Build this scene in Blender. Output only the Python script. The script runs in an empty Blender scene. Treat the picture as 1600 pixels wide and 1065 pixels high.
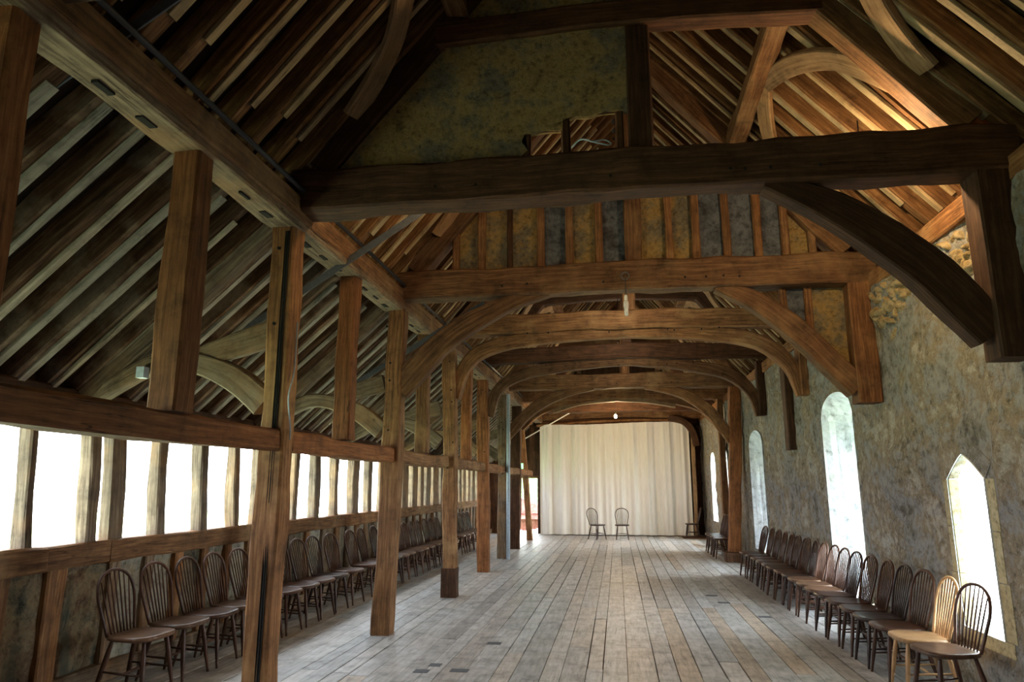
import bpy, math, random
from mathutils import Vector, Matrix, noise
R = math.radians
S = bpy.context.scene
C = S.collection
rnd = random.Random(7)
# ------------------------------------------------------------------ camera
cam_d = bpy.data.cameras.new('camera'); cam = bpy.data.objects.new('camera', cam_d); C.objects.link(cam)
cam_d.sensor_width = 36.0; cam_d.lens = 36.0*1085/1600; cam_d.clip_start = 0.05; cam_d.clip_end = 400
cam.location = (0, 0, 1.65)
cam.rotation_euler = (R(90+11.69), 0, R(8.47))
S.camera = cam
# ------------------------------------------------------------------ world, exposure
S.view_settings.view_transform = 'Standard'; S.view_settings.look = 'None'
S.view_settings.gamma = 1.0; S.view_settings.use_curve_mapping = False
S.view_settings.exposure = 0.0
W = bpy.data.worlds.new('world'); S.world = W; W.use_nodes = True
bg = W.node_tree.nodes['Background']; _nt = W.node_tree
_tc = _nt.nodes.new('ShaderNodeTexCoord'); _sx = _nt.nodes.new('ShaderNodeSeparateXYZ'); _nt.links.new(_tc.outputs['Generated'], _sx.inputs[0])
_mr = _nt.nodes.new('ShaderNodeMapRange'); _mr.inputs['From Min'].default_value = -.6; _mr.inputs['From Max'].default_value = .8
_mr.inputs['To Min'].default_value = 9.5; _mr.inputs['To Max'].default_value = 42.0; _nt.links.new(_sx.outputs[0], _mr.inputs[0])
bg.inputs[0].default_value = (0.86, 0.93, 1.0, 1); _nt.links.new(_mr.outputs[0], bg.inputs[1])   # hazy sky, bright on the sun's side
def portal(loc, rot, sx, sy):
    l = bpy.data.lights.new('window_portal', 'AREA'); l.shape = 'RECTANGLE'; l.size = sx; l.size_y = sy; l.cycles.is_portal = True
    o = bpy.data.objects.new('window_portal', l); C.objects.link(o); o.location = loc; o.rotation_euler = rot
portal((-4.62, 10.0, 1.72), (0, R(-90), 0), 1.15, 28.5)      # open mullioned side
portal((3.3, 6.6, 1.3), (0, R(90), 0), 1.9, 1.4)
portal((3.3, 9.7, 1.7), (0, R(90), 0), 2.6, 1.9)
portal((3.3, 15.1, 1.7), (0, R(90), 0), 2.4, 1.6)
portal((3.3, 20.4, 1.7), (0, R(90), 0), 2.4, 3.2)
# ------------------------------------------------------------------ materials
def newmat(name):
    m = bpy.data.materials.new(name); m.use_nodes = True; nt = m.node_tree
    for n in list(nt.nodes):
        if n.type != 'OUTPUT_MATERIAL': nt.nodes.remove(n)
    out = [n for n in nt.nodes if n.type == 'OUTPUT_MATERIAL'][0]
    b = nt.nodes.new('ShaderNodeBsdfPrincipled'); nt.links.new(b.outputs[0], out.inputs[0])
    return m, nt, b
def N(nt, t, **kw):
    n = nt.nodes.new(t)
    for k, v in kw.items():
        if k.startswith('i_'): n.inputs[k[2:].replace('_', ' ')].default_value = v
        else: setattr(n, k, v)
    return n
def ramp(nt, fac, stops):
    r = nt.nodes.new('ShaderNodeValToRGB'); e = r.color_ramp.elements
    while len(e) < len(stops): e.new(0.5)
    for i, (p, c) in enumerate(stops):
        e[i].position = p; e[i].color = (c[0], c[1], c[2], 1) if not isinstance(c, float) else (c, c, c, 1)
    nt.links.new(fac, r.inputs[0]); return r.outputs[0]
def mix(nt, fac, a, b, mode='MIX'):
    m = nt.nodes.new('ShaderNodeMix'); m.data_type = 'RGBA'; m.blend_type = mode
    for s, v in ((0, fac), (6, a), (7, b)):
        if hasattr(v, 'default_value'): nt.links.new(v, m.inputs[s])
        elif s == 0: m.inputs[0].default_value = v
        else: m.inputs[s].default_value = (v[0], v[1], v[2], 1)
    return m.outputs[2]
def wood(name, dark, base, light, gx=1.0, gy=16, rough=.72, patch=None, pamt=.5, bump=.35, crack=.7, attr=False):
    m, nt, b = newmat(name)
    uv = N(nt, 'ShaderNodeUVMap'); geo = N(nt, 'ShaderNodeNewGeometry')
    mp = N(nt, 'ShaderNodeMapping'); mp.inputs['Scale'].default_value = (gx, gy, 1); nt.links.new(uv.outputs[0], mp.inputs[0])
    n1 = N(nt, 'ShaderNodeTexNoise', i_Scale=2.0, i_Detail=8.0, i_Roughness=.65, i_Distortion=.5); nt.links.new(mp.outputs[0], n1.inputs[0])
    col = ramp(nt, n1.outputs[0], [(.25, dark), (.5, base), (.78, light)])
    n2 = N(nt, 'ShaderNodeTexNoise', i_Scale=1.7, i_Detail=5.0, i_Roughness=.6); nt.links.new(geo.outputs['Position'], n2.inputs[0])
    if patch:
        f = ramp(nt, n2.outputs[0], [(.50, 0.0), (.64, pamt)])
        col = mix(nt, f, col, patch)
    n7 = N(nt, 'ShaderNodeTexNoise', i_Scale=4.5, i_Detail=6.0, i_Roughness=.7); nt.links.new(geo.outputs['Position'], n7.inputs[0])
    sh = ramp(nt, n7.outputs[0], [(.30, .50), (.47, .98), (.75, 1.35)])
    col = mix(nt, 1.0, col, sh, 'MULTIPLY')
    oi = N(nt, 'ShaderNodeObjectInfo')
    rr = ramp(nt, oi.outputs['Random'], [(0, (.76, .76, .76)), (.5, (1, 1, 1)), (1, (1.22, 1.13, 1.02))] if not attr else [(0, 1.0), (1, 1.0)])
    col = mix(nt, 1.0, col, rr, 'MULTIPLY')
    if attr:
        at = N(nt, 'ShaderNodeAttribute', attribute_name='tone'); col = mix(nt, 1.0, col, at.outputs[0], 'MULTIPLY')
    # long checks (cracks) along the grain
    mp2 = N(nt, 'ShaderNodeMapping'); mp2.inputs['Scale'].default_value = (.55, 11, 1); nt.links.new(uv.outputs[0], mp2.inputs[0])
    n3 = N(nt, 'ShaderNodeTexNoise', i_Scale=1.6, i_Detail=3.0, i_Roughness=.5, i_Distortion=.3); nt.links.new(mp2.outputs[0], n3.inputs[0])
    ck = ramp(nt, n3.outputs[0], [(.485, 1.0), (.499, 1-crack), (.501, 1-crack), (.515, 1.0)])
    n4 = N(nt, 'ShaderNodeTexNoise', i_Scale=1.1, i_Detail=2.0); nt.links.new(geo.outputs['Position'], n4.inputs[0])
    ck = mix(nt, ramp(nt, n4.outputs[0], [(.5, 0.0), (.6, 1.0)]), (1, 1, 1), ck)
    col = mix(nt, 1.0, col, ck, 'MULTIPLY')
    nt.links.new(col, b.inputs['Base Color']); b.inputs['Roughness'].default_value = rough
    b.inputs['Specular IOR Level'].default_value = .25
    bp = N(nt, 'ShaderNodeBump', i_Strength=bump, i_Distance=.012)
    h = mix(nt, .5, n1.outputs[0], ck); nt.links.new(h, bp.inputs['Height']); nt.links.new(bp.outputs[0], b.inputs['Normal'])
    return m
def mottled(name, cols, scale=1.2, rough=.9, bump=.5, dist=.03, vor=None, fine=14, streak=None):
    m, nt, b = newmat(name); geo = N(nt, 'ShaderNodeNewGeometry')
    n1 = N(nt, 'ShaderNodeTexNoise', i_Scale=scale, i_Detail=10.0, i_Roughness=.74, i_Distortion=.05); nt.links.new(geo.outputs['Position'], n1.inputs[0])
    k = len(cols); lo, hi = .33, .68
    col = ramp(nt, n1.outputs[0], [(lo+(hi-lo)*i/(k-1), c) for i, c in enumerate(cols)])
    n2 = N(nt, 'ShaderNodeTexNoise', i_Scale=fine, i_Detail=6.0, i_Roughness=.75); nt.links.new(geo.outputs['Position'], n2.inputs[0])
    col = mix(nt, 1.0, col, ramp(nt, n2.outputs[0], [(.33, .42), (.48, .95), (.7, 1.2)]), 'MULTIPLY')
    hgt = n2.outputs[0]
    if vor:
        dn = N(nt, 'ShaderNodeTexNoise', i_Scale=3.0, i_Detail=3.0); nt.links.new(geo.outputs['Position'], dn.inputs[0])
        vm = N(nt, 'ShaderNodeVectorMath', operation='MULTIPLY_ADD'); nt.links.new(dn.outputs['Color'], vm.inputs[0]); vm.inputs[1].default_value = (.35, .35, .35); nt.links.new(geo.outputs['Position'], vm.inputs[2])
        v = N(nt, 'ShaderNodeTexVoronoi', feature='DISTANCE_TO_EDGE', i_Scale=vor[0]); nt.links.new(vm.outputs[0], v.inputs[0])
        e = ramp(nt, v.outputs[0], [(0, 1-vor[1]), (.10, 1.0)])
        n5 = N(nt, 'ShaderNodeTexNoise', i_Scale=.8, i_Detail=4.0); nt.links.new(geo.outputs['Position'], n5.inputs[0])
        e = mix(nt, ramp(nt, n5.outputs[0], [(vor[2], 0.0), (vor[2]+.12, 1.0)]), (1, 1, 1), e)
        col = mix(nt, 1.0, col, e, 'MULTIPLY'); hgt = mix(nt, .5, n2.outputs[0], e)
    if streak:
        sm = N(nt, 'ShaderNodeMapping'); sm.inputs['Scale'].default_value = (5, 5, .7); nt.links.new(geo.outputs['Position'], sm.inputs[0])
        n6 = N(nt, 'ShaderNodeTexNoise', i_Scale=1.2, i_Detail=5.0); nt.links.new(sm.outputs[0], n6.inputs[0])
        col = mix(nt, ramp(nt, n6.outputs[0], [(.52, 0.0), (.66, .75)]), col, streak)
    nt.links.new(col, b.inputs['Base Color']); b.inputs['Roughness'].default_value = rough; b.inputs['Specular IOR Level'].default_value = .15
    bp = N(nt, 'ShaderNodeBump', i_Strength=bump, i_Distance=dist); nt.links.new(hgt, bp.inputs['Height']); nt.links.new(bp.outputs[0], b.inputs['Normal'])
    return m
def plain(name, col, rough=.5, metal=0.0, emit=None, es=0.0):
    m, nt, b = newmat(name); b.inputs['Base Color'].default_value = (*col, 1); b.inputs['Roughness'].default_value = rough; b.inputs['Metallic'].default_value = metal
    n = N(nt, 'ShaderNodeTexNoise', i_Scale=30.0, i_Detail=4.0); tc = N(nt, 'ShaderNodeTexCoord'); nt.links.new(tc.outputs['Object'], n.inputs[0])
    c = mix(nt, 1.0, col, ramp(nt, n.outputs[0], [(.3, .8), (.7, 1.15)]), 'MULTIPLY'); nt.links.new(c, b.inputs['Base Color'])
    if emit: b.inputs['Emission Color'].default_value = (*emit, 1); b.inputs['Emission Strength'].default_value = es
    return m
M = {}
M['oak'] = wood('warm_oak', (.045, .020, .008), (.18, .086, .034), (.36, .205, .095), patch=(.38, .24, .115), pamt=.4, bump=.5)
M['oak_red'] = wood('reddish_oak', (.06, .022, .008), (.22, .085, .029), (.38, .185, .072), bump=.5)
M['oak_dark'] = wood('smoke_dark_oak', (.020, .010, .005), (.066, .030, .014), (.15, .075, .036), bump=.6)
M['oak_grey'] = wood('weathered_grey_oak', (.045, .032, .021), (.155, .115, .078), (.31, .255, .185), patch=(.24, .14, .065), pamt=.6, bump=.6)
M['oak_pale'] = wood('honey_oak', (.14, .08, .035), (.31, .195, .10), (.45, .31, .17))
M['rafter_warm'] = wood('brown_rafter_oak', (.045, .018, .007), (.165, .078, .028), (.38, .23, .10), gy=14, bump=.5)
M['rafter_grey'] = wood('grey_brown_rafter_oak', (.028, .013, .007), (.095, .050, .026), (.26, .18, .11), gy=14, patch=(.34, .28, .21), pamt=.6, bump=.5)
M['batten_tan'] = wood('tan_batten', (.20, .14, .07), (.34, .255, .14), (.46, .37, .23), gy=10)
M['batten_grey'] = wood('pale_grey_batten', (.15, .14, .11), (.30, .285, .235), (.42, .40, .34), gy=10)
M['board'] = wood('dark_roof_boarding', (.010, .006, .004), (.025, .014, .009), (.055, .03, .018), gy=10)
M['floor'] = wood('worn_floorboards', (.24, .23, .215), (.42, .415, .40), (.56, .555, .54), gx=1.5, gy=12, rough=.45, attr=True, bump=.18, crack=.5, patch=(.36, .29, .22), pamt=.15)
M['chair'] = wood('stained_chair_wood', (.028, .013, .009), (.068, .032, .020), (.13, .068, .042), gx=2, gy=30, rough=.33, bump=.08, crack=.2)
M['chair_seat'] = wood('lit_seat_wood', (.04, .022, .014), (.11, .062, .038), (.20, .125, .075), gx=4, gy=25, rough=.30, bump=.08, crack=.2)  # paler seat tone, light falling on the seats put into the colour
M['chair_honey'] = wood('honey_chair_wood', (.20, .11, .05), (.42, .25, .12), (.56, .37, .2), gx=2, gy=25, rough=.33, bump=.08, crack=.2)
M['chair_black'] = wood('blackened_chair_wood', (.016, .010, .009), (.04, .024, .02), (.08, .05, .04), gx=2, gy=30, rough=.28, bump=.06, crack=.2)
M['stone'] = mottled('rubble_and_lime_plaster', [(.06, .057, .05), (.20, .185, .15), (.31, .31, .295), (.26, .21, .135), (.43, .40, .34), (.20, .21, .205)], scale=1.5, vor=(9, .35, .56), dist=.06, bump=1.0, fine=11)
M['rubble'] = mottled('exposed_yellow_rubble', [(.24, .19, .11), (.42, .34, .20), (.33, .23, .10), (.52, .46, .33)], scale=5, bump=.8, fine=14)
M['lime'] = mottled('limewashed_reveal', [(.42, .47, .50), (.62, .67, .70), (.74, .78, .80), (.5, .5, .46)], scale=1.6, bump=.4, fine=7)
M['ashlar'] = mottled('yellow_dressed_stone', [(.36, .29, .15), (.47, .40, .23), (.52, .47, .30)], scale=2.2, bump=.25, fine=20)
M['ochre'] = mottled('ochre_plaster', [(.10, .075, .04), (.27, .18, .07), (.34, .235, .09), (.22, .175, .10), (.14, .13, .10), (.30, .195, .07)], scale=2.4, bump=.6, fine=22)
M['darkplaster'] = mottled('dark_blue_plaster', [(.025, .025, .025), (.07, .075, .085), (.14, .16, .18), (.05, .045, .04)], scale=3, bump=.6)
M['panel'] = mottled('stained_infill_plaster', [(.02, .018, .015), (.10, .10, .075), (.22, .17, .10), (.13, .08, .05), (.30, .24, .15)], scale=2.6, bump=.6, streak=(.05, .06, .045))
M['palepanel'] = mottled('pale_infill_plaster', [(.16, .14, .10), (.32, .31, .25), (.38, .34, .24), (.24, .16, .10)], scale=2.8, bump=.5)
M['iron'] = plain('grey_painted_steel', (.085, .095, .11), .6, 0)
M['cable'] = plain('black_cable_sheath', (.015, .015, .017), .45)
M['galv'] = plain('blue_grey_galvanised_steel', (.33, .40, .45), .45, .3)
M['white'] = plain('white_plastic', (.8, .8, .78), .35)
M['bulb'] = plain('glowing_bulb_glass', (1, .9, .7), .3, 0, (1, .72, .38), 60)
M['green'] = plain('green_lit_sign', (.2, .7, .3), .4, 0, (.35, 1, .45), 2.2)
M['greybox'] = plain('pale_blue_grey_box', (.45, .55, .62), .4)
M['hole_shade'] = plain('painted_hole_shade', (.012, .009, .007), 1)  # near black, stands in for the shade inside slots, groove and peg holes
M['grass'] = mottled('sunlit_grass', [(.30, .38, .18), (.45, .52, .30), (.6, .62, .45)], scale=.6, bump=.1)
M['brick'] = mottled('red_brick_outbuilding', [(.06, .02, .014), (.11, .04, .03), (.16, .08, .06)], scale=3, bump=.4)
M['leaf'] = mottled('garden_hedge_leaves', [(.10, .2, .06), (.25, .38, .14), (.5, .6, .35)], scale=8, bump=.8, dist=.1)
def curtain_mat():
    m, nt, b = newmat('cream_curtain_cloth')
    tc = N(nt, 'ShaderNodeNewGeometry'); mp = N(nt, 'ShaderNodeMapping'); mp.inputs['Scale'].default_value = (60, 60, 3); nt.links.new(tc.outputs['Position'], mp.inputs[0])
    n = N(nt, 'ShaderNodeTexNoise', i_Scale=1.0, i_Detail=4.0); nt.links.new(mp.outputs[0], n.inputs[0])
    c = ramp(nt, n.outputs[0], [(.3, (.78, .76, .70)), (.7, (.88, .86, .81))]); nt.links.new(c, b.inputs['Base Color']); b.inputs['Roughness'].default_value = .9
    b.inputs['Specular IOR Level'].default_value = .1
    return m
M['curtain'] = curtain_mat()
# ------------------------------------------------------------------ object helpers
def wloc(o):
    p = Vector((0, 0, 0))
    while o: p += o.location; o = o.parent
    return p
def tag(o, label=None, cat=None, group=None, kind=None):
    if label: o['label'] = label
    if cat: o['category'] = cat
    if group: o['group'] = group
    if kind: o['kind'] = kind
    return o
def thing(name, loc, label, cat, group=None, kind=None):
    o = bpy.data.objects.new(name, None); C.objects.link(o); o.location = loc; o.empty_display_size = .1
    return tag(o, label, cat, group, kind)
def link(name, V, F, mat, parent=None, UV=None, smooth=False, local=False, tone=None):
    """verts in world coordinates (or local) -> one mesh object"""
    if local: org = Vector((0, 0, 0)); base = Vector((0, 0, 0))
    elif parent: base = wloc(parent); org = base
    else:
        base = Vector((sum(v[0] for v in V)/len(V), sum(v[1] for v in V)/len(V), min(v[2] for v in V))); org = base
    me = bpy.data.meshes.new(name)
    me.from_pydata([tuple(Vector(v)-org) for v in V], [], F)
    ul = me.uv_layers.new(name='UVMap')
    if UV:
        k = 0
        for f in UV:
            for u in f: ul.data[k].uv = u; k += 1
    else:
        for p in me.polygons:
            n = p.normal; ax = max(range(3), key=lambda i: abs(n[i]))
            for li in p.loop_indices:
                v = me.vertices[me.loops[li].vertex_index].co
                ul.data[li].uv = (v[1], v[2]) if ax == 0 else ((v[0], v[2]) if ax == 1 else (v[1], v[0]))
    if tone:
        a = me.color_attributes.new('tone', 'FLOAT_COLOR', 'CORNER')
        k = 0
        for p, t in zip(me.polygons, tone):
            for li in p.loop_indices: a.data[li].color = (*t, 1)
    me.materials.append(M[mat] if isinstance(mat, str) else mat)
    if smooth:
        for p in me.polygons: p.use_smooth = True
    me.validate(); me.update()
    o = bpy.data.objects.new(name, me); C.objects.link(o)
    if parent: o.parent = parent
    elif not local: o.location = base
    return o
def cat_rom(P, step):
    P = [Vector(p) for p in P]
    if len(P) == 2:
        n = max(1, int((P[1]-P[0]).length/step)); return [P[0].lerp(P[1], i/n) for i in range(n+1)]
    out = []
    Q = [P[0]*2-P[1]]+P+[P[-1]*2-P[-2]]
    for i in range(1, len(Q)-2):
        n = max(1, int((Q[i+1]-Q[i]).length/step))
        for k in range(n):
            t = k/n
            out.append(.5*((2*Q[i])+(-Q[i-1]+Q[i+1])*t+(2*Q[i-1]-5*Q[i]+4*Q[i+1]-Q[i+2])*t*t+(-Q[i-1]+3*Q[i]-3*Q[i+1]+Q[i+2])*t**3))
    out.append(P[-1]); return out
class MB:
    def __init__(s): s.V = []; s.F = []; s.U = []; s.T = []
    def timber(s, P, w, h, up=(0, 0, 1), jit=.008, step=.2, ch=.014, bow=0.0, taper=1.0, hs=None, ends=(None, None)):
        """squared timber along polyline P. w across (up x t), h along up. jit = roughness of hewing"""
        pts = cat_rom(P, step); n = len(pts); off = rnd.random()*50; b0 = len(s.V); up = Vector(up)
        u = 0; us = []
        for i, p in enumerate(pts):
            if i: u += (p-pts[i-1]).length
            us.append(u)
        fr = []
        for i in range(n):
            t = (pts[min(i+1, n-1)]-pts[max(i-1, 0)]).normalized(); sd = t.cross(up).normalized(); nn = sd.cross(t).normalized(); fr.append((t, sd, nn))
        L = us[-1] or 1
        bv = (rnd.uniform(-1, 1)*bow, rnd.uniform(-1, 1)*bow)
        for i, p in enumerate(pts):
            t, sd, nn = fr[i]; f = us[i]/L; k = 1+(taper-1)*f
            ww = w/2*k; hh = h/2*k
            if hs:
                q = f*(len(hs)-1); a = min(int(q), len(hs)-2); hh = (hs[a]*(1-q+a)+hs[a+1]*(q-a))/2
            c = ch
            B = math.sin(math.pi*f); p = p+sd*bv[0]*B+nn*bv[1]*B
            prof = [(-ww+c, -hh), (ww-c, -hh), (ww, -hh+c), (ww, hh-c), (ww-c, hh), (-ww+c, hh), (-ww, hh-c), (-ww, -hh+c)]
            for j, (a, b) in enumerate(prof):
                d = noise.noise(Vector((us[i]*2.1+off, a*6, b*6)))*jit*2 + (rnd.random()-.5)*jit*.5
                rr = math.hypot(a, b) or 1
                s.V.append(p+sd*(a+a/rr*d)+nn*(b+b/rr*d))
        per = [0, w, w+c, w+h, w+h+c, 2*w+h, 2*w+h+c, 2*w+2*h]; ov = rnd.random()*20; ou = rnd.random()*50
        for i in range(n-1):
            for j in range(8):
                a = b0+i*8+j; b = b0+i*8+(j+1) % 8
                s.F.append((a, b, b+8, a+8)); p1 = per[j]+ov; p2 = (per[j+1] if j < 7 else per[7]+.02)+ov
                s.U.append([(us[i]+ou, p1), (us[i]+ou, p2), (us[i+1]+ou, p2), (us[i+1]+ou, p1)])
        for e, rev in ((0, True), (n-1, False)):
            idx = [b0+e*8+j for j in range(8)]
            if rev: idx = idx[::-1]
            s.F.append(tuple(idx)); s.U.append([((j % 3)*.1+ou, j*.05+ov) for j in range(8)])
        return s
    def box(s, x0, x1, y0, y1, z0, z1, T=None):
        b = len(s.V); s.V += [(x0, y0, z0), (x1, y0, z0), (x1, y1, z0), (x0, y1, z0), (x0, y0, z1), (x1, y0, z1), (x1, y1, z1), (x0, y1, z1)]
        ou = rnd.random()*40; ov = rnd.random()*40
        for f in ((0, 3, 2, 1), (4, 5, 6, 7), (0, 1, 5, 4), (1, 2, 6, 5), (2, 3, 7, 6), (3, 0, 4, 7)):
            s.F.append(tuple(b+i for i in f))
            vs = [s.V[b+i] for i in f]
            ax = [k for k in range(3) if len({v[k] for v in vs}) > 1]
            ex = sorted(ax, key=lambda k: -(max(v[k] for v in vs)-min(v[k] for v in vs)))
            ex = ex if len(ex) == 2 else [0, 1]
            s.U.append([(v[ex[0]]+ou, v[ex[1]]+ov) for v in vs])
            if T is not None: s.T.append(T)
        return s
    def tube(s, P, r, n=8, step=.05, rs=None, cap=True):
        pts = cat_rom(P, step) if step else [Vector(p) for p in P]; m = len(pts); b0 = len(s.V); u = 0; up = None; ou = rnd.random()*30
        for i, p in enumerate(pts):
            t = (pts[min(i+1, m-1)]-pts[max(i-1, 0)]).normalized()
            if up is None: up = Vector((0, 0, 1)) if abs(t.z) < .9 else Vector((1, 0, 0))
            sd = t.cross(up).normalized(); up = sd.cross(t).normalized()
            f = i/(m-1); rad = r
            if rs:
                q = f*(len(rs)-1); a = min(int(q), len(rs)-2); rad = rs[a]*(1-q+a)+rs[a+1]*(q-a)
            for j in range(n):
                an = 2*math.pi*j/n; s.V.append(p+sd*math.cos(an)*rad+up*math.sin(an)*rad)
        for i in range(m-1):
            du = (pts[i+1]-pts[i]).length
            for j in range(n):
                a = b0+i*n+j; b = b0+i*n+(j+1) % n; s.F.append((a, b, b+n, a+n))
                c = .15/n; s.U.append([(u+ou, j*c), (u+ou, (j+1)*c), (u+du+ou, (j+1)*c), (u+du+ou, j*c)])
            u += du
        if cap:
            s.F.append(tuple(b0+j for j in range(n))[::-1]); s.U.append([(ou, 0)]*n)
            s.F.append(tuple(b0+(m-1)*n+j for j in range(n))); s.U.append([(ou, 0)]*n)
        return s
    def lathe(s, prof, c=(0, 0, 0), n=16):
        b0 = len(s.V); c = Vector(c)
        for r, z in prof:
            for j in range(n): a = 2*math.pi*j/n; s.V.append(c+Vector((math.cos(a)*r, math.sin(a)*r, z)))
        for i in range(len(prof)-1):
            for j in range(n):
                a = b0+i*n+j; b = b0+i*n+(j+1) % n; s.F.append((a, b, b+n, a+n)); s.U.append([(i*.05, j*.02), (i*.05, j*.02+.02), (i*.05+.05, j*.02+.02), (i*.05+.05, j*.02)])
        s.F.append(tuple(b0+j for j in range(n))[::-1]); s.U.append([(0, 0)]*n)
        s.F.append(tuple(b0+(len(prof)-1)*n+j for j in range(n))); s.U.append([(0, 0)]*n)
        return s
    def done(s, name, mat, parent=None, smooth=False, local=False):
        return link(name, s.V, s.F, mat, parent, s.U, smooth, local, s.T or None)
def tim(name, P, w, h, mat, parent=None, **k): return MB().timber(P, w, h, **k).done(name, mat, parent)
# ------------------------------------------------------------------ key dimensions
XA = -2.67            # arcade line
XW = -4.40            # outer timber wall, inner face
XR = 2.85             # stone wall, inner face
XC = .13; SL = 1.15   # ridge line, nave roof slope
Y0, Y1 = -4.0, 26.0
TR = [-.6, 2.45, 5.2, 8.05, 10.8, 13.9, 16.55, 19.0, 21.9]
def zl(x): return 4.2+(x+2.6)*SL            # underside of nave rafters, left
def zr(x): return 4.2+(2.86-x)*SL
def za(x): return 4.0+(x+2.65)*.9
# ------------------------------------------------------------------ floor
fb = MB(); x = -4.62; r2 = random.Random(3)
while x < 3.3:
    w = r2.choice([.15, .17, .19, .22, .26]); y = Y0-r2.random()*2
    while y < Y1:
        l = r2.uniform(2.2, 4.6); t = r2.uniform(.78, 1.12); wa = r2.uniform(-.05, .05)
        T = (t*(1+wa), t, t*(1-wa))
        if r2.random() < .05: T = (t*1.0, t*.86, t*.72)
        g = r2.choice([.004, .006, .010, .014, .018])
        dz = r2.uniform(-.003, .002)
        fb.box(x+g/2, x+w-g/2, y+.003, y+l-.003, -.045, dz, T); y += l
    x += w
fl = fb.done('floor', 'floor'); tag(fl, kind='structure')
for px_, py_ in ((-1.80, 6.55), (-1.72, 6.78), (-1.48, 6.62), (1.44, 10.8), (1.35, 11.45), (1.8, 9.75), (1.45, 6.5), (-1.35, 7.75)):
    tb = MB(); a_ = rnd.uniform(-.03, .03); tb.box(px_-.07, px_+.07+a_, py_-.05, py_+.06, .001, .004); tb.done('tin_patch', 'iron', fl)
sb = MB(); sb.box(-4.7, 3.4, Y0, Y1+.3, -.12, -.05); tag(sb.done('trim_1', 'oak_dark'), kind='structure')
# ------------------------------------------------------------------ right stone wall with windows
WIN = [  # y0, y1, sill, spring, apex, kind
    (6.02, 6.64, .50, 1.70, 1.90, 'point'), (8.92, 10.22, .30, 2.55, 2.83, 'round'),
    (14.35, 15.75, .35, 2.45, 2.75, 'round'), (18.9, 19.8, .6, 2.3, 2.6, 'round'), (21.2, 22.2, .6, 2.3, 2.6, 'round')]
def head(w, y):
    y0, y1, s, sp, ap, k = w; f = min(1, max(0, (y-y0)/(y1-y0))); c = abs(2*f-1)
    if k == 'point': return sp+(ap-sp)*(1-c**1.25) if c < .999 else sp
    return sp+(ap-sp)*math.sqrt(max(0, 1-c*c))
ZT = 3.78
def wall_disp(y, z):
    a = noise.noise(Vector((y*1.1, z*1.1, 3)))*.055+noise.noise(Vector((y*4, z*4, 9)))*.028+noise.noise(Vector((y*11, z*11, 2)))*.014
    if y < 8.6:
        zz = 2.045+.08*max(0, min(1, (6.4-y)/1.0))+noise.noise(Vector((y*2, 0, 0)))*.03
        a += .03*max(0, min(1, (zz-z)/.04))*min(1, (8.6-y)/.5)
    for w in WIN[:1]:
        d = max(w[0]-.12-y, y-w[1]-.12, w[2]-.1-z, z-w[4]-.1)
        if d < .15: a *= max(0, d/.15)
    return a
def wall_sheet(name, X, disp, mat, ywins, xs=1, dy=.045):
    ys = []; y = Y0
    br = sorted([v for w in ywins for v in (w[0], w[1])]); 
    cuts = [Y0]+br+[Y1]
    for a, b in zip(cuts, cuts[1:]):
        n = max(2, int(round((b-a)/dy))); ys += [a+(b-a)*i/n for i in range(n)]
    ys.append(Y1)
    V = []; F = []
    def col(y, z0, z1, n, half=None):
        out = []
        for i in range(n+1):
            z = z0+(z1-z0)*i/n; out.append(len(V)); V.append((X-(disp(y, z) if disp else 0), y, z))
        return out
    nz = max(4, int(ZT/dy))
    for a, b in zip(ys, ys[1:]):
        w = next((w for w in ywins if w[0]-1e-6 <= a and b <= w[1]+1e-6), None)
        segs = [(lambda y: 0, lambda y: ZT, nz)] if not w else [(lambda y: 0, lambda y, w=w: w[2], max(2, int(w[2]/dy))), (lambda y, w=w: head(w, y), lambda y: ZT, max(3, int((ZT-w[3])/dy)))]
        for lo, hi, n in segs:
            c1 = col(a, lo(a), hi(a), n); c2 = col(b, lo(b), hi(b), n)
            for i in range(n):
                F.append((c1[i], c1[i+1], c2[i+1], c2[i]) if xs > 0 else (c1[i], c2[i], c2[i+1], c1[i+1]))
    return V, F
import bmesh
V, F = wall_sheet('w', XR, wall_disp, 'stone', WIN)
wr = link('wall_right', V, F, 'stone', smooth=True); tag(wr, kind='structure')
bm = bmesh.new(); bm.from_mesh(wr.data); bmesh.ops.remove_doubles(bm, verts=bm.verts, dist=.0008); bm.to_mesh(wr.data); bm.free()
XO = 3.62
OW = [(6.1, 7.5, .45, 1.75, 1.95, 'round'), (8.97, 9.75, .5, 2.2, 2.4, 'round'), (14.5, 14.95, .7, 2.1, 2.3, 'round'), (18.95, 19.7, .6, 2.3, 2.6, 'round'), (21.3, 22.2, .5, 2.4, 2.7, 'round')]
V, F = wall_sheet('w', XO, None, 'stone', OW, xs=-1, dy=.25)
tag(link('wall_outer_right', V, F, 'stone'), kind='structure')
def outline(w, n=16):
    pts = [(w[0], w[2])]; 
    for i in range(n+1):
        y = w[0]+(w[1]-w[0])*i/n; pts.append((y, head(w, y)))
    pts.append((w[1], w[2])); return pts
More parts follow.
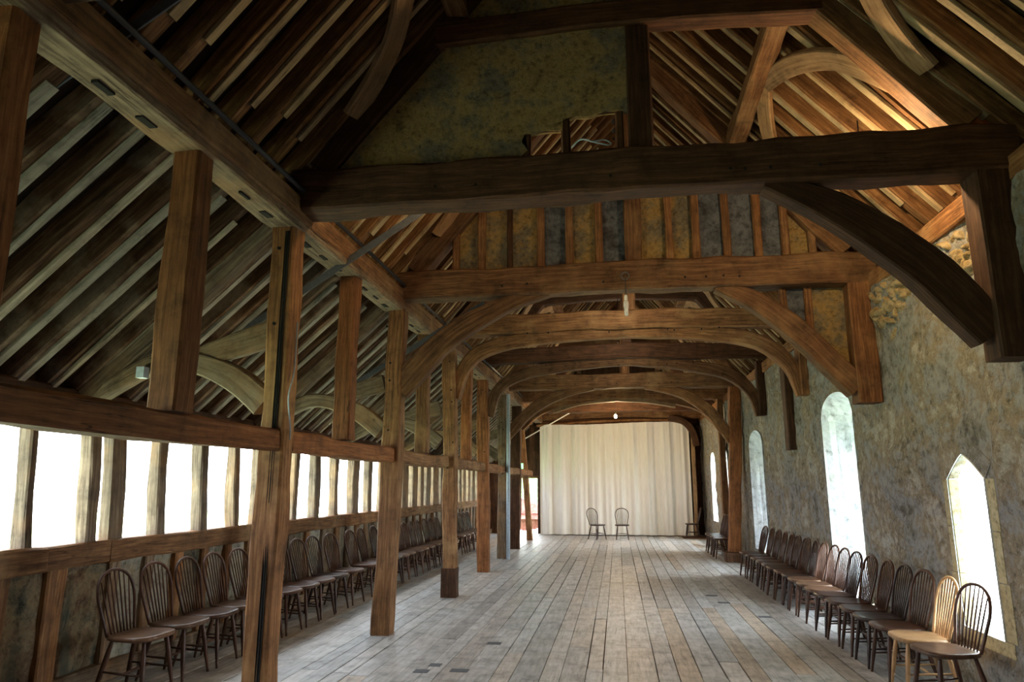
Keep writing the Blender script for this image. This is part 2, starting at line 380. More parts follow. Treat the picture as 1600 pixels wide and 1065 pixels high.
for i, (w, ow) in enumerate(zip(WIN, OW)):
    root = thing('window_%d' % (i+1), ((XR+XO)/2, (w[0]+w[1])/2, w[2]), None, None, kind='structure')
    a = outline(w); b = outline(ow); V = []; F = []; n = len(a); K = 10
    for k in range(K+1):
        f = k/K
        for (p, q) in zip(a, b):
            y = p[0]*(1-f)+q[0]*f; z = p[1]*(1-f)+q[1]*f; d = noise.noise(Vector((y*4, z*4, f*5)))*.03*(1 if 0 < k < K else 0)
            V.append((XR-.02+(XO-XR+.02)*f, y+d, z+d))
    for k in range(K):
        for j in range(n):
            j2 = (j+1) % n; F.append((k*n+j, k*n+j2, (k+1)*n+j2, (k+1)*n+j))
    # subdivide long sides happens in the material; the reveal is limewashed
    link('reveal', V, F, 'lime' , root)
    if i == 0:   # dressed stone surround: jamb blocks, head stones
        def ring(name, seg, m0, t=.13, pr=.006, dep=.07):
            VV = []; FF = []
            for (p, q) in seg:   # p inner point, q outer point
                VV += [(XR-pr, p[0], p[1]), (XR-pr, q[0], q[1]), (XR+dep, q[0], q[1]), (XR+dep, p[0], p[1])]
            for k in range(len(seg)-1):
                for j in range(4):
                    j2 = (j+1) % 4; FF.append((k*4+j, k*4+4+j, k*4+4+j2, k*4+j2))
            FF.append((0, 1, 2, 3)); e = (len(seg)-1)*4; FF.append((e+3, e+2, e+1, e))
            return link(name, VV, FF, m0, root)
        t = .12; g = .004; y0, y1, sl_, sp, ap, _ = w
        for (za_, zb_) in ((sl_, .92), (.92, 1.30), (1.30, sp)):
            ww = t+rnd.uniform(-.02, .03)
            ring('jamb_stone', [((y1+.0, za_+g), (y1+ww, za_+g)), ((y1, zb_-g), (y1+ww, zb_-g))], 'ashlar')
            ww = t+rnd.uniform(-.02, .03)
            ring('jamb_stone', [((y0-ww, za_+g), (y0, za_+g)), ((y0-ww, zb_-g), (y0, zb_-g))], 'ashlar')
        hd = [(y0+(y1-y0)*k/12, head(w, y0+(y1-y0)*k/12)) for k in range(13)]; cy_ = (y0+y1)/2
        for half in (hd[:7], hd[6:]):
            ring('head_stone', [(p, (cy_+(p[0]-cy_)*1.38, sp+(p[1]-sp)*1.1+.12)) for p in half], 'stone')
        ring('sill_stone', [((y0-.1, sl_-.11), (y0-.1, sl_)), ((y1+.1, sl_-.11), (y1+.1, sl_))], 'ashlar')
# coursed crack and wall-top rubble above the first window
V = []; F = []; ny_, nz_ = 190, 54; ya, yb, za_, zb_ = 5.45, 7.9, 3.02, 3.72
for i in range(ny_+1):
    for j in range(nz_+1):
        y = ya+(yb-ya)*i/ny_; z = za_+(zb_-za_)*j/nz_
        q = Vector((y*9+noise.noise(Vector((y*6, z*6, 0)))*1.0, z*14+noise.noise(Vector((y*6, z*6, 5)))*1.0, 0))
        dd = noise.voronoi(q)[0]; e = max(0, 1-(dd[0]/.58)**2)**.6
        lo = 3.42-.28*math.sin(math.pi*min(1, max(0, (y-5.45)/1.5)))-.30*math.exp(-((y-7.5)/.3)**2)+noise.noise(Vector((y*4, z*4, 7)))*.16
        fade = max(0, min(1, (z-lo)/.12))*max(0, min(1, (abs(y-6.75)+noise.noise(Vector((y*5, z*5, 1)))*.3-.1)/.1))
        V.append((XR-wall_disp(y, z)+.014-.062*e*fade, y, z))
for i in range(ny_):
    for j in range(nz_):
        q = i*(nz_+1)+j; F.append((q, q+1, q+nz_+2, q+nz_+1))
tag(link('exposed_rubble', V, F, 'rubble', smooth=True), 'bare yellow rubble at the top of the right wall, behind the nearest arch brace', 'rubble')
# ------------------------------------------------------------------ left timber-framed outer wall
wl = thing('wall_left', (XW-.07, 10, 0), None, None, kind='structure')
tim('ground_sill', [(XW-.07, Y0, .07), (XW-.07, Y1, .07)], .16, .16, 'oak_grey', wl)
sp_ = [Y0, -.9, 2.2, 5.02, 5.7, 8.3, 11.1, 14.0, 16.9, 19.6, 22.5, 24.3]
for a, b in zip(sp_, sp_[1:]):
    tim('window_sill', [(XW-.06, a, 1.085), (XW-.06, b, 1.085)], .17, .19, 'oak', wl, jit=.01)
tim('wall_plate', [(XW-.08, Y0, 2.33), (XW-.08, Y1, 2.33)], .2, .2, 'oak_dark', wl)
mull = [(-3.4, .12), (-2.6, .1), (-1.8, .2), (-1.0, .12), (-.2, .1), (.6, .12), (1.4, .2), (2.2, .1), (2.9, .1), (3.55, .1), (4.18, .1),
        (4.83, .08), (5.50, .13), (5.80, .19), (6.42, .14), (7.12, .13), (7.80, .12), (8.36, .16), (9.32, .15), (10.02, .17), (10.76, .15), (11.62, .30), (12.3, .18), (13.1, .22),
        (14.45, .42), (15.15, .40), (15.75, .25), (16.32, .34), (16.98, .5), (17.6, .22), (18.3, .38), (19.0, .4), (19.75, .3), (20.3, .34), (20.95, .3), (21.6, .36), (22.3, .2), (22.9, .2), (23.5, .2), (24.1, .2)]
for y, w in mull:
    tim('mullion', [(XW-.07+rnd.uniform(-.01, .01), y, 1.16), (XW-.07, y+rnd.uniform(-.02, .02)-(.085 if y < 9 else .03), 2.26)], w, .12, 'oak_grey', wl, up=(1, 0, 0), jit=.012, bow=.008)
y = Y0+.1; i = 0
stud = []
while y < 24.3: stud.append(y); y += rnd.uniform(.42, .58)
stud = [s for s in stud if abs(s-5.25) > .2 and abs(s-4.75) > .2]+[4.62, 5.18]; stud.sort()
for y in stud: tim('stud', [(XW-.07, y, .14), (XW-.07, y, 1.0)], .13 if abs(y-5.0) > .5 else .2, .12, 'oak_grey' if rnd.random() < .6 else 'oak', wl, up=(1, 0, 0), jit=.01)
for a, b in zip(stud, stud[1:]):
    mb = MB(); n = 7; V = []; F = []
    for i in range(n+1):
        for j in range(n+1):
            yy = a+.04+(b-a-.08)*i/n; zz = .13+.88*j/n; V.append((XW-.05-abs(noise.noise(Vector((yy*5, zz*5, 1))))*.05, yy, zz))
    for i in range(n):
        for j in range(n): q = i*(n+1)+j; F.append((q, q+n+1, q+n+2, q+1))
    link('infill_panel', V, F, rnd.choice(['panel', 'palepanel', 'palepanel']) if a > 5.3 else ('panel'), wl)
bk = MB(); bk.box(XW-.2, XW-.13, Y0, 24.3, -.1, 1.1); bk.done('outer_boarding', 'panel', wl)
eav = MB(); eav.box(XW-.16, XW-.10, 24.3, Y1, 0, 2.4); eav.done('boarding', 'oak_dark', wl)
# ------------------------------------------------------------------ end walls, outside
eb = MB(); eb.box(-4.7, 3.7, Y0-.2, Y0, -.1, 7.6); tag(eb.done('wall_back', 'stone'), kind='structure')
YE = 24.75
ef = MB(); ef.box(-2.78, 3.7, YE, YE+.3, -.1, 7.6); ef.box(-4.7, -3.52, YE, YE+.3, -.1, 4.0); ef.box(-3.52, -2.78, YE, YE+.3, 1.9, 4.3); tag(ef.done('wall_front', 'oak_dark'), kind='structure')
gr = MB(); gr.box(-90, 90, -60, 120, -3.1, -3.0); tag(gr.done('ground', 'grass'), kind='structure')
# outbuilding and hedge seen through the doorway left of the curtain
ob = thing('outbuilding', (-5.5, 34, -3), 'red brick outbuilding with sloping roof seen through the far doorway', 'building')
b = MB(); b.box(-9, -2.2, 33, 36, -3, .35); b.done('brick_wall', 'brick', ob)
b = MB(); b.V = [(-9, 32.7, .1), (-2, 32.7, .1), (-2, 36.3, .1), (-9, 36.3, .1), (-9, 34.5, 1.2), (-5.2, 34.5, 1.2)]
b.F = [(0, 1, 5, 4), (3, 4, 5, 2), (1, 2, 5), (0, 4, 3), (0, 3, 2, 1)]; b.U = [[(0, 0)]*4, [(0, 0)]*4, [(0, 0)]*3, [(0, 0)]*3, [(0, 0)]*4]; b.done('roof', 'brick', ob)
def hedge(name, x0, x1, y, z1, label):
    V = []; F = []; n = 40; k = 14
    for i in range(n+1):
        for j in range(k+1):
            a = math.pi*j/k; xx = x0+(x1-x0)*i/n; c = Vector((xx, y-math.cos(a)*1.2, -3+math.sin(a)**.4*(z1+3)))
            d = noise.noise(c*1.3)*.5+noise.noise(c*4)*.25; V.append(c+Vector((0, -math.cos(a)*d, math.sin(a)*d)))
    for i in range(n):
        for j in range(k): q = i*(k+1)+j; F.append((q, q+k+1, q+k+2, q+1))
    o = link(name, V, F, 'leaf', smooth=True); tag(o, label, 'hedge')
hedge('hedge', -14, 6, 44, 3.6, 'tall pale green hedge in the garden behind the brick outbuilding')
# ------------------------------------------------------------------ roof slopes
def slope(name, label, p_low, p_high, mat, n_off, ys, w=.092, d=.165, thick=.03, side=1, ylim=(Y0, Y1), batten='batten_tan'):
    """p_low, p_high: underside line of rafters (x,z)."""
    a = Vector((p_low[0], 0, p_low[1])); b = Vector((p_high[0], 0, p_high[1])); t = (b-a).normalized(); nrm = Vector((-t.z, 0, t.x)) if side > 0 else Vector((t.z, 0, -t.x))
    if nrm.z < 0: nrm = -nrm
    root = thing(name, ((a.x+b.x)/2, 10, a.z), label, 'roof')
    mb = MB(); bb = len(mb.V)
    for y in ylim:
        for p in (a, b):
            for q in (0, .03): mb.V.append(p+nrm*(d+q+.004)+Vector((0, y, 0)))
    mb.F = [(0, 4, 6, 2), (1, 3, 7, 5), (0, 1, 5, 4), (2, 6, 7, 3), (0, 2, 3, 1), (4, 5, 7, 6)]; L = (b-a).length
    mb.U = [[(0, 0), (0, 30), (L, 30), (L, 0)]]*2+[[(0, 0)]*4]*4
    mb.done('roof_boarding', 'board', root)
    for y in ys:
        e0, e1 = rnd.uniform(-.012, .012), rnd.uniform(-.012, .012); ww = w*rnd.uniform(.8, 1.25)
        c0 = a+nrm*(d/2)+Vector((0, y+e0, 0)); c1 = b+nrm*(d/2)+Vector((0, y+e1, 0))
        tim('rafter', [c0, c1], ww, d*rnd.uniform(.9, 1.05), mat, root, up=nrm, jit=.010, step=.3, bow=.022, ch=.01)
        q0, q1 = rnd.uniform(.02, .12), rnd.uniform(.85, .98); nb = c0-nrm*(d/2+.012)+Vector((0, .012, 0)); ne = c1-nrm*(d/2+.012)+Vector((0, .012, 0))
        tim('batten', [nb.lerp(ne, q0), nb.lerp(ne, q1)], ww*rnd.uniform(.5, .75), .03, batten, root, up=nrm, jit=.004, step=.5, ch=.003)
    return root
ysr = []; y = .35
while y < 24.6: ysr.append(y); y += .315+rnd.uniform(-.02, .02)
ridge = (XC, 4.2+2.73*SL)
slope('roof_slope', 'steep left slope of the main roof, brown rafters above the left plate', (-2.78, zl(-2.78)), ridge, 'rafter_warm', 0, ysr)
slope('roof_slope', 'steep right slope of the main roof, brown rafters above the stone wall', (3.05, zr(3.05)), ridge, 'rafter_warm', 0, ysr, side=-1)
slope('roof_slope', 'lower aisle slope of weathered grey brown rafters above the open mullioned side', (-4.62, za(-4.62)), (-2.68, za(-2.68)), 'rafter_grey', 0, [v+.05 for v in ysr], w=.095, batten='batten_grey')
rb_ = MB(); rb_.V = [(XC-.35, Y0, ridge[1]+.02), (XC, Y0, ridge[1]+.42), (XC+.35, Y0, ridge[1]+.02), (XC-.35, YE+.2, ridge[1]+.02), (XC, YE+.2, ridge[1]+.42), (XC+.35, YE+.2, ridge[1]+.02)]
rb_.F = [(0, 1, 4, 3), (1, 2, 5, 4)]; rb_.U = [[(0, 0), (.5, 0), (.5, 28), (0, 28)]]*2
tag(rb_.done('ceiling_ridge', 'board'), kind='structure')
ev = MB(); ev.box(2.98, 3.75, Y0, YE, 3.74, 3.80); ev.box(3.06, 3.2, Y0, YE, 3.78, 4.3); tag(ev.done('trim_2', 'board'), kind='structure')
ev = MB(); ev.box(-4.66, -4.5, Y0, 24.3, 2.28, 2.66); tag(ev.done('trim_3', 'board'), kind='structure')
# ------------------------------------------------------------------ plates, purlins
ap_ = thing('arcade_plate', (XA, 10, 3.75), 'long plate on top of the left posts, slots along its pale underside', 'beam')
MB().timber([(XA, Y0, 3.87), (XA, 4.0, 3.87), (XA+.01, 8, 3.87), (XA, 24.2, 3.87)], .25, .25, jit=.012, step=.18, ch=.012).done('plate', 'oak_grey', ap_)
tim('moulding', [(-2.535, Y0, 3.9), (-2.535, 24.2, 3.9)], .03, .2, 'oak', ap_, jit=.004)
y = 2.6
while y < 14:
    if min(abs(y-t) for t in TR+[3.85, 6.6, 9.45, 12.4]) > .2:
        m_ = MB(); m_.box(XA-.02+rnd.uniform(-.02, .02), XA+.015, y, y+.13, 3.735, 3.765); m_.done('painted_slot', 'hole_shade', ap_)  # solid dark box, shade of a mortise put into its colour
    y += .36
tag(MB().tube([(-2.5, Y0+.05, 4.03), (-2.5, 1, 4.035), (-2.49, 4, 4.02), (-2.5, 7, 4.035), (-2.5, 12, 4.02), (-2.5, 24, 4.03)], .02, step=.5).done('cable', 'cable'), 'thick black cable clipped along the top of the left plate', 'cable')
rp = tim('wall_plate', [(2.93, Y0, 3.86), (2.93, Y1, 3.86)], .22, .2, 'oak'); tag(rp, 'brown timber plate lying along the top of the right stone wall', 'beam')
for sx, nm in ((-1, 'left'), (1, 'right')):
    xp = XC+sx*1.37; zp = (zr(1.5) if sx > 0 else zl(-1.24))-.13
    o = tim('purlin', [(xp, Y0, zp), (xp, 8, zp+.02), (xp, 16, zp-.01), (xp, 24.6, zp)], .18, .2, 'oak', None, jit=.014)
    tag(o, 'knotty purlin under the %s main roof slope, clasped by the collars' % nm, 'beam')
# ------------------------------------------------------------------ mid rail between the arcade posts
full = [2.45-3.05, 2.45, 5.2, 8.05, 10.75, 13.85, 16.35, 18.8, 21.7]
ords = ['', 'beside the camera, cut by the left picture edge', 'nearest whole', 'second whole', 'third whole', 'fourth whole', 'fifth whole, beside the grey steel pipe,', 'last upright']
names_between = ['rail behind the camera on the left side', 'mid rail from the left picture edge to the nearest whole left post', 'rail between the first and second whole left posts', 'rail between the second and third whole left posts', 'rail between the third and fourth whole left posts', 'rail between the fourth and fifth whole left posts', 'short far rail beyond the grey steel pipe', 'last short rail before the far doorway']
for a, b, nb in zip(full, full[1:], names_between):
    o = tim('mid_rail', [(XA, a+(.11 if a != 2.45 else -.1), 1.995), (XA, (a+b)/2, 1.99+rnd.uniform(-.01, .01)), (XA, b-.11, 1.995)], .19, .17, 'oak_red' if a < 8 else 'oak', jit=.012, ch=.02)
    tag(o, 'brown '+nb, 'beam')
# ------------------------------------------------------------------ arcade posts
def post(y, label, mat='oak', w=.21, x0=XA, x1=XA, z0=0, z1=3.76, y1=None, foot=None, split=True):
    root = thing('arcade_post', (x0, y, z0), label, 'post')
    y1 = y if y1 is None else y1
    MB().timber([(x0, y, z0), ((x0+x1)/2+.01, (y+y1)/2, (z0+z1)/2), (x1, y1, z1)], w, w, up=(1, 0, 0), jit=.013, step=.18, ch=.016).done('shaft', mat, root)
    if foot: MB().timber([(x0, y, z0), (x0, y, z0+.42)], w*1.16, w*1.16, up=(1, 0, 0), jit=.01, step=.1, ch=.012).done('foot_block', 'oak_dark', root)
    return root
pa = post(5.2, 'nearest whole left post, painted dark groove down its face, cut by the bottom edge', 'oak', w=.2, x0=-2.66)
MB().timber([(-2.66+.03, 5.2-.1, 0.0), (-2.66+.03, 5.2-.1, 3.7)], .035, .012, up=(0, 1, 0), jit=.002).done('groove', 'hole_shade', pa)  # dark strip on the post face in place of the groove's shade
pb = post(8.05, 'second whole left post, crooked, with a bright worn edge', 'oak', w=.21, x0=-2.68, x1=-2.62)
post(10.75, 'third whole left post with a thicker dark block at its foot', 'oak', w=.2, x0=-2.55, x1=-2.62, foot=True)
post(13.85, 'fourth whole oak post on the left, reddish, with a notch cut in its foot', 'oak_red', w=.22, x0=-2.62)
post(16.35, 'fifth whole oak post on the left, grey, with the steel pipe beside it', 'oak_grey', w=.2, x0=-2.66)
post(18.8, 'sixth whole oak post on the left, just before the far doorway', 'oak_dark', w=.25, x0=-2.72)
post(21.7, 'slim leaning oak post standing in front of the far doorway', 'oak', w=.17, x0=-2.68, x1=-2.95, z1=3.7)
post(2.45, 'dark near post cut off by the top left corner', 'oak_red', w=.17, x0=-2.68)
sp = tag(MB().tube([(-2.50, 16.2, 0), (-2.50, 16.2, 3.75)], .045, n=12, step=.5).done('steel_pipe', 'galv'), 'blue grey steel pipe running up beside the fifth left post', 'pipe')
for y, w, l, m_ in ((3.85, .19, 'short upper post on the nearest rail, left of the nearest whole post', 'oak_red'), (6.6, .17, 'short upper post on the rail between the first and second left posts', 'oak_red'),
             (9.45, .17, 'short upper post on the rail between the second and third left posts', 'oak'), (12.35, .17, 'short upper post on the rail between the third and fourth left posts', 'oak_red')):
    o = MB().timber([(XA, y, 2.08), (XA, y, 3.76)], w, w, up=(1, 0, 0), jit=.01, step=.18).done('upper_post', m_); tag(o, l, 'post')
# ------------------------------------------------------------------ trusses
desc = {2: 'nearest roof truss, dark tie beam with one long arch brace on the right',
        3: 'second roof truss, cracked tie beam with an arch brace at each end and a hook',
        4: 'third roof truss, pale split tie beam over long curved braces',
        5: 'fourth roof truss, very dark tie beam over a flat arch',
        6: 'fifth roof truss, straight tie beam ending on the free-standing right post',
        7: 'sixth roof truss, its arch lit orange by the glowing bulb', 8: 'last roof truss before the curtain, in deep shade',
        1: 'truss above the camera, only its wind braces in view', 0: 'truss behind the camera'}
M['oak_brown'] = wood('dull_brown_oak', (.035, .016, .007), (.125, .060, .026), (.28, .155, .072), patch=(.30, .19, .09), pamt=.3, bump=.5)
mats = {2: 'oak_dark', 3: 'oak_brown', 4: 'oak', 5: 'oak_dark', 6: 'oak', 7: 'oak', 8: 'oak_dark', 1: 'oak_dark', 0: 'oak_dark'}
def arc(side, y, pts, d, mat, root, w=.17, hs=None):
    P = [(x, y, z) for x, z in pts]
    return MB().timber(P, w, d, up=(0, 0, 1) if False else (side*.6, 0, .8), jit=.01, step=.12, ch=.014, hs=hs).done('arch_brace', mat, root)
for i, ty in enumerate(TR):
    root = thing('roof_truss', (XC, ty, 3.87), desc[i], 'roof truss'); mt = mats[i]; far = i >= 4
    z0, z1 = (3.87, 4.22)
    if i == 4: z0, z1 = 4.0, 4.3
    if i == 5: z0, z1 = 4.06, 4.36
    zc = (z0+z1)/2; zh = z1-z0
    sag = [0, 0, -.01, .0, .02, .05, 0, .03, 0][i]
    MB().timber([(-2.62, ty, zc-.0), (-1.3, ty, zc+sag*.6), (.3, ty, zc+sag+.02), (1.6, ty, zc+sag*.5), (2.92, ty, zc)], .27, zh, jit=.018, step=.16, ch=.02).done('tie_beam', mt, root)
    # principals, collar, king post
    off = .36 if i == 2 else .33
    ridge_p = Vector((XC, ty, ridge[1]-.26)); 
    for sx, xf in ((-1, -2.5), (1, 2.74)):
        z_f = (zl(xf) if sx < 0 else zr(xf)); nrm = Vector((sx*-SL, 0, -1)).normalized() if sx > 0 else Vector((SL, 0, -1)).normalized()
        a = Vector((xf, ty, z_f))+nrm*.13; bpt = Vector((XC-sx*.0, ty, ridge[1]))+nrm*.13; bpt.x = XC+sx*.06
        MB().timber([a, bpt], .2, .24, up=-nrm, jit=.012, step=.2).done('principal_rafter', 'oak_dark' if i in (2, 1) and sx < 0 else mt if i != 2 else 'oak', root)
    MB().timber([(-1.42, ty, 5.40), (XC, ty, 5.46), (1.7, ty, 5.40)], .2, .22, jit=.012, step=.2).done('collar_beam', mt, root)
    MB().timber([(.265, ty, z1-.02), (.265, ty, 5.32)], .2, .16, up=(0, 1, 0), jit=.008).done('king_post', mt, root)
    MB().timber([(.265, ty, 5.55), (.2, ty, ridge[1]-.25)], .18, .16, up=(0, 1, 0), jit=.008).done('king_post', mt, root)
    # arch braces and wall posts
    if i == 2:
        arc(1, ty, [(1.18, 3.90), (1.66, 3.66), (2.2, 3.21), (2.62, 2.68)], .27, mt, root, hs=[.12, .25, .29, .29, .27])
        MB().timber([(2.73, ty, 2.5), (2.73, ty, 3.9)], .24, .25, up=(0, 1, 0), jit=.01).done('wall_post', mt, root)
    elif i == 3:
        arc(1, ty, [(1.2, 3.90), (1.65, 3.68), (2.15, 3.24), (2.64, 2.68)], .25, mt, root, hs=[.12, .22, .26, .26, .25])
        arc(-1, ty, [(-.75, 3.92), (-1.3, 3.76), (-2.0, 3.37), (-2.58, 2.78)], .25, mt, root, hs=[.12, .2, .25, .28, .3])
        MB().timber([(2.73, ty, 2.52), (2.73, ty, 3.9)], .24, .24, up=(0, 1, 0), jit=.01).done('wall_post', mt, root)
    elif i in (4, 5):
        s_ = .04 if i == 5 else 0
        arc(1, ty, [(.2, 3.97+s_*2), (1.3, 3.93+s_), (2.18, 3.78), (2.62, 3.4), (2.74, 2.95)], .2, 'oak_brown' if i == 5 else mt, root, hs=[.12, .16, .22, .23, .15])
        arc(-1, ty, [(.2, 3.97+s_*2), (-1.2, 3.93+s_), (-2.0, 3.8), (-2.38, 3.5), (-2.52, 3.0)], .2, 'oak_brown' if i == 5 else mt, root, hs=[.12, .16, .22, .23, .15])
        MB().timber([(2.79, ty, 2.95), (2.79, ty, 4.0)], .14, .22, up=(0, 1, 0), jit=.012).done('wall_post', mt, root)
    elif i >= 6:
        if i == 8: continue
        arc(1, ty, [(.7, 3.92), (1.5, 3.76), (2.1, 3.36), (2.62, 2.65)] if i == 6 else [(.6, 3.95), (1.5, 3.88), (2.2, 3.70), (2.7, 3.25)], .24, mt, root, hs=[.12, .2, .25, .25, .24])
        arc(-1, ty, [(-.5, 3.92), (-1.3, 3.76), (-2.0, 3.40), (-2.62, 2.75)] if i == 6 else [(-.5, 3.95), (-1.4, 3.86), (-2.1, 3.62), (-2.6, 3.2)], .24, mt, root, hs=[.12, .2, .25, .25, .24])
        if i == 6: pass
        else: MB().timber([(2.74, ty, 0), (2.74, ty, 3.9)], .16, .2, up=(0, 1, 0), jit=.012).done('wall_post', mt, root)
        if i == 7:   # second ring of paler arch timber under the tie, lamplight put into its colour
            arc(1, ty, [(0.0, 3.92), (.9, 3.86), (1.6, 3.72)], .12, 'oak_pale', root)
            arc(-1, ty, [(0.0, 3.92), (-.9, 3.84), (-1.7, 3.62)], .12, 'oak_pale', root)
    # wind braces, curved, flat under the rafters, up to the purlins
    for sx in (-1, 1):
        for dy in (-1, 1):
            if i == 0 and dy < 0: continue
            f = lambda x, dz: ((XC+sx*(x-XC), (zr(x))-dz))
            pts = []
            for x, yy in ((2.42, .14), (2.2, .24), (1.98, .42), (1.80, .75), (1.68, 1.15), (1.60, 1.6)):
                X, Z = f(x, .09); pts.append((X-sx*.05, ty+dy*yy, Z+.055))
            nn = Vector((sx*SL, 0, 1)).normalized()
            MB().timber(pts, .23, .07, up=nn, jit=.008, step=.12, ch=.012, taper=.8).done('wind_brace', 'oak_pale', root)
    # aisle frame: curved tie from wall plate to post, raking strut, aisle principal
    if 2 <= i <= 6:
        px = -2.77
        MB().timber([(-4.36, ty, 2.30), (-4.05, ty, 2.50), (-3.72, ty, 2.645), (-3.4, ty, 2.63), (-3.05, ty, 2.50), (px, ty, 2.28)], .12, .14, jit=.01, step=.1, hs=[.08, .14, .16, .17, .2, .22]).done('aisle_brace', 'oak_grey', root)
        MB().timber([(-3.5, ty+.01, 2.66), (-3.1, ty+.01, 2.77), (px, ty+.01, 2.86)], .1, .2, jit=.01, step=.15, hs=[.12, .2, .22]).done('aisle_strut', 'oak_grey', root)
        MB().timber([(-4.36, ty, 2.37), (-3.4, ty, za(-3.4)-.09), (px, ty, za(px)-.08)], .14, .14, jit=.01).done('aisle_rafter', 'oak_grey', root)
tag(MB().timber([(2.50, 16.45, .205), (2.62, 16.5, 1.8), (2.74, 16.55, 3.86)], .25, .25, up=(0, 1, 0), jit=.012).done('wall_post', 'oak_red'), 'tall reddish free-standing oak post before the right stone wall', 'post')
tag(MB().timber([(2.46, 16.40, 0), (2.46, 16.40, .2)], .34, .34, up=(0, 1, 0), jit=.01).done('post_base', 'oak_dark'), 'low dark timber block around the foot of the tall right post', 'block')
tag(MB().timber([(2.80, 11.9, 2.2), (2.80, 11.9, 3.72)], .12, .26, up=(0, 1, 0), jit=.012).done('wall_post', 'oak_dark'), 'timber stud in the right wall beyond the third truss, recess shade in its colour', 'post')  # dark colour stands in for the shadowed recess in the wall
# ------------------------------------------------------------------ plaster partitions in trusses 1 and 2
def flat_panel(name, poly, y, mat, parent, t=.06, res=.12, hole=None):
    """wall panel of polygon (x,z) with thickness, slightly uneven"""
    bm = bmesh.new(); vs = [bm.verts.new((p[0], y, p[1])) for p in poly]; f = bm.faces.new(vs)
    bmesh.ops.triangulate(bm, faces=[f]); r = bmesh.ops.extrude_face_region(bm, geom=bm.faces[:])
    for e in r['geom']:
        if isinstance(e, bmesh.types.BMVert): e.co.y += t
    bmesh.ops.recalc_face_normals(bm, faces=bm.faces)
    V = [v.co.copy() for v in bm.verts]; bm.verts.index_update(); F = [tuple(v.index for v in f.verts) for f in bm.faces]; bm.free()
    return link(name, V, F, mat, parent)
p1 = thing('plaster_partition', (-.9, 5.2, 4.22), 'ochre plaster filling the left half of the nearest truss, broken away at lower right', 'partition')
flat_panel('plaster_panel', [(-2.3, 4.2), (-.74, 4.2), (-.64, 4.30), (-.69, 4.38), (-.66, 4.44), (-.50, 4.46), (-.36, 4.455), (-.33, 4.55), (-.25, 4.57), (-.15, 4.56), (-.02, 4.59), (.17, 4.585), (.17, 5.36), (-1.3, 5.33)], 5.15, 'ochre', p1)
flat_panel('plaster_panel', [(-1.25, 5.48), (.18, 5.54), (.18, 6.9), (.1, 6.95)], 5.15, 'ochre', p1)
for x, za_, zb_ in ((-.65, 4.2, 4.44), (-.33, 4.2, 4.56), (.10, 4.2, 4.6)):
    MB().timber([(x, 5.19, za_), (x, 5.19, zb_)], .07, .08, up=(0, 1, 0), jit=.006, step=.08).done('stud', 'oak_dark', p1)
MB().timber([(-.72, 5.17, 4.45), (-.3, 5.17, 4.47)], .03, .025, jit=.006, step=.06).done('lath', 'oak_dark', p1)
MB().timber([(-.33, 5.17, 4.575), (.16, 5.17, 4.60)], .03, .02, jit=.006, step=.06).done('lath', 'oak_dark', p1)
tag(MB().tube([(-.28, 5.08, 4.26), (-.2, 5.02, 4.29), (-.1, 5.0, 4.25), (0, 5.04, 4.24), (.03, 5.1, 4.28), (-.02, 5.13, 4.33), (-.12, 5.12, 4.32)], .006, n=6, step=.02).done('loose_wire', 'galv'), 'loop of loose pale wire lying on the nearest tie beam', 'wire')
p2 = thing('studded_partition', (.1, 8.05, 4.22), 'partition of studs with ochre panels and painted dark gaps above the second tie beam', 'partition')
sx_ = [-1.9, -1.57, -1.22, -.84, -.49, -.14, .27, .69, 1.0, 1.35, 1.70, 2.0, 2.3]
kinds = ['ochre', 'ochre', 'ochre', 'darkplaster', 'ochre', 'darkplaster', 'ochre', 'ochre', 'darkplaster', 'darkplaster', 'darkplaster', 'ochre']  # dark panels stand in for the gloom of missing ones
def top2(x): return min(5.32, zl(x)-.33 if x < XC else zr(x)-.33)
for x in sx_:
    if x == .27: continue
    MB().timber([(x, 8.05, 4.2), (x, 8.05, max(4.3, top2(x)+.05))], .09 if x != -1.22 else .06, .11, up=(0, 1, 0), jit=.008, step=.15).done('stud', 'oak' if x != -1.22 else 'oak_dark', p2)
for a, b, k in zip(sx_, sx_[1:], kinds):
    flat_panel('plaster_panel', [(a, 4.2), (b, 4.2), (b, max(4.22, top2(b))), (a, max(4.22, top2(a)))], 8.06+rnd.uniform(0, .02), k, p2, t=.04)
p3 = thing('spandrel_partition', (2.3, 8.1, 3.0), 'small stud and plaster infill behind the second truss right arch brace', 'partition')
for x in (1.95, 2.22): MB().timber([(x, 8.13, 3.3), (x, 8.13, 3.9)], .08, .07, up=(0, 1, 0), jit=.006).done('stud', 'oak', p3)
flat_panel('plaster_panel', [(1.95, 3.55), (2.22, 3.25), (2.22, 3.9), (1.95, 3.9)], 8.14, 'darkplaster', p3, t=.03)
flat_panel('plaster_panel', [(2.22, 3.25), (2.64, 2.8), (2.64, 3.9), (2.22, 3.9)], 8.14, 'ochre', p3, t=.03)
def peg_hole_disc(parent, x, y, z, r=.013, ax='y'):
    mb = MB(); a = Vector((x, y, z)); d = Vector((0, -.006, 0)) if ax == 'y' else Vector((.006, 0, 0))
    mb.tube([a-d*2, a+d], r, n=8, step=0).done('peg_hole_disc', 'hole_shade', parent)  # dark disc, the shade of a peg hole put into its colour
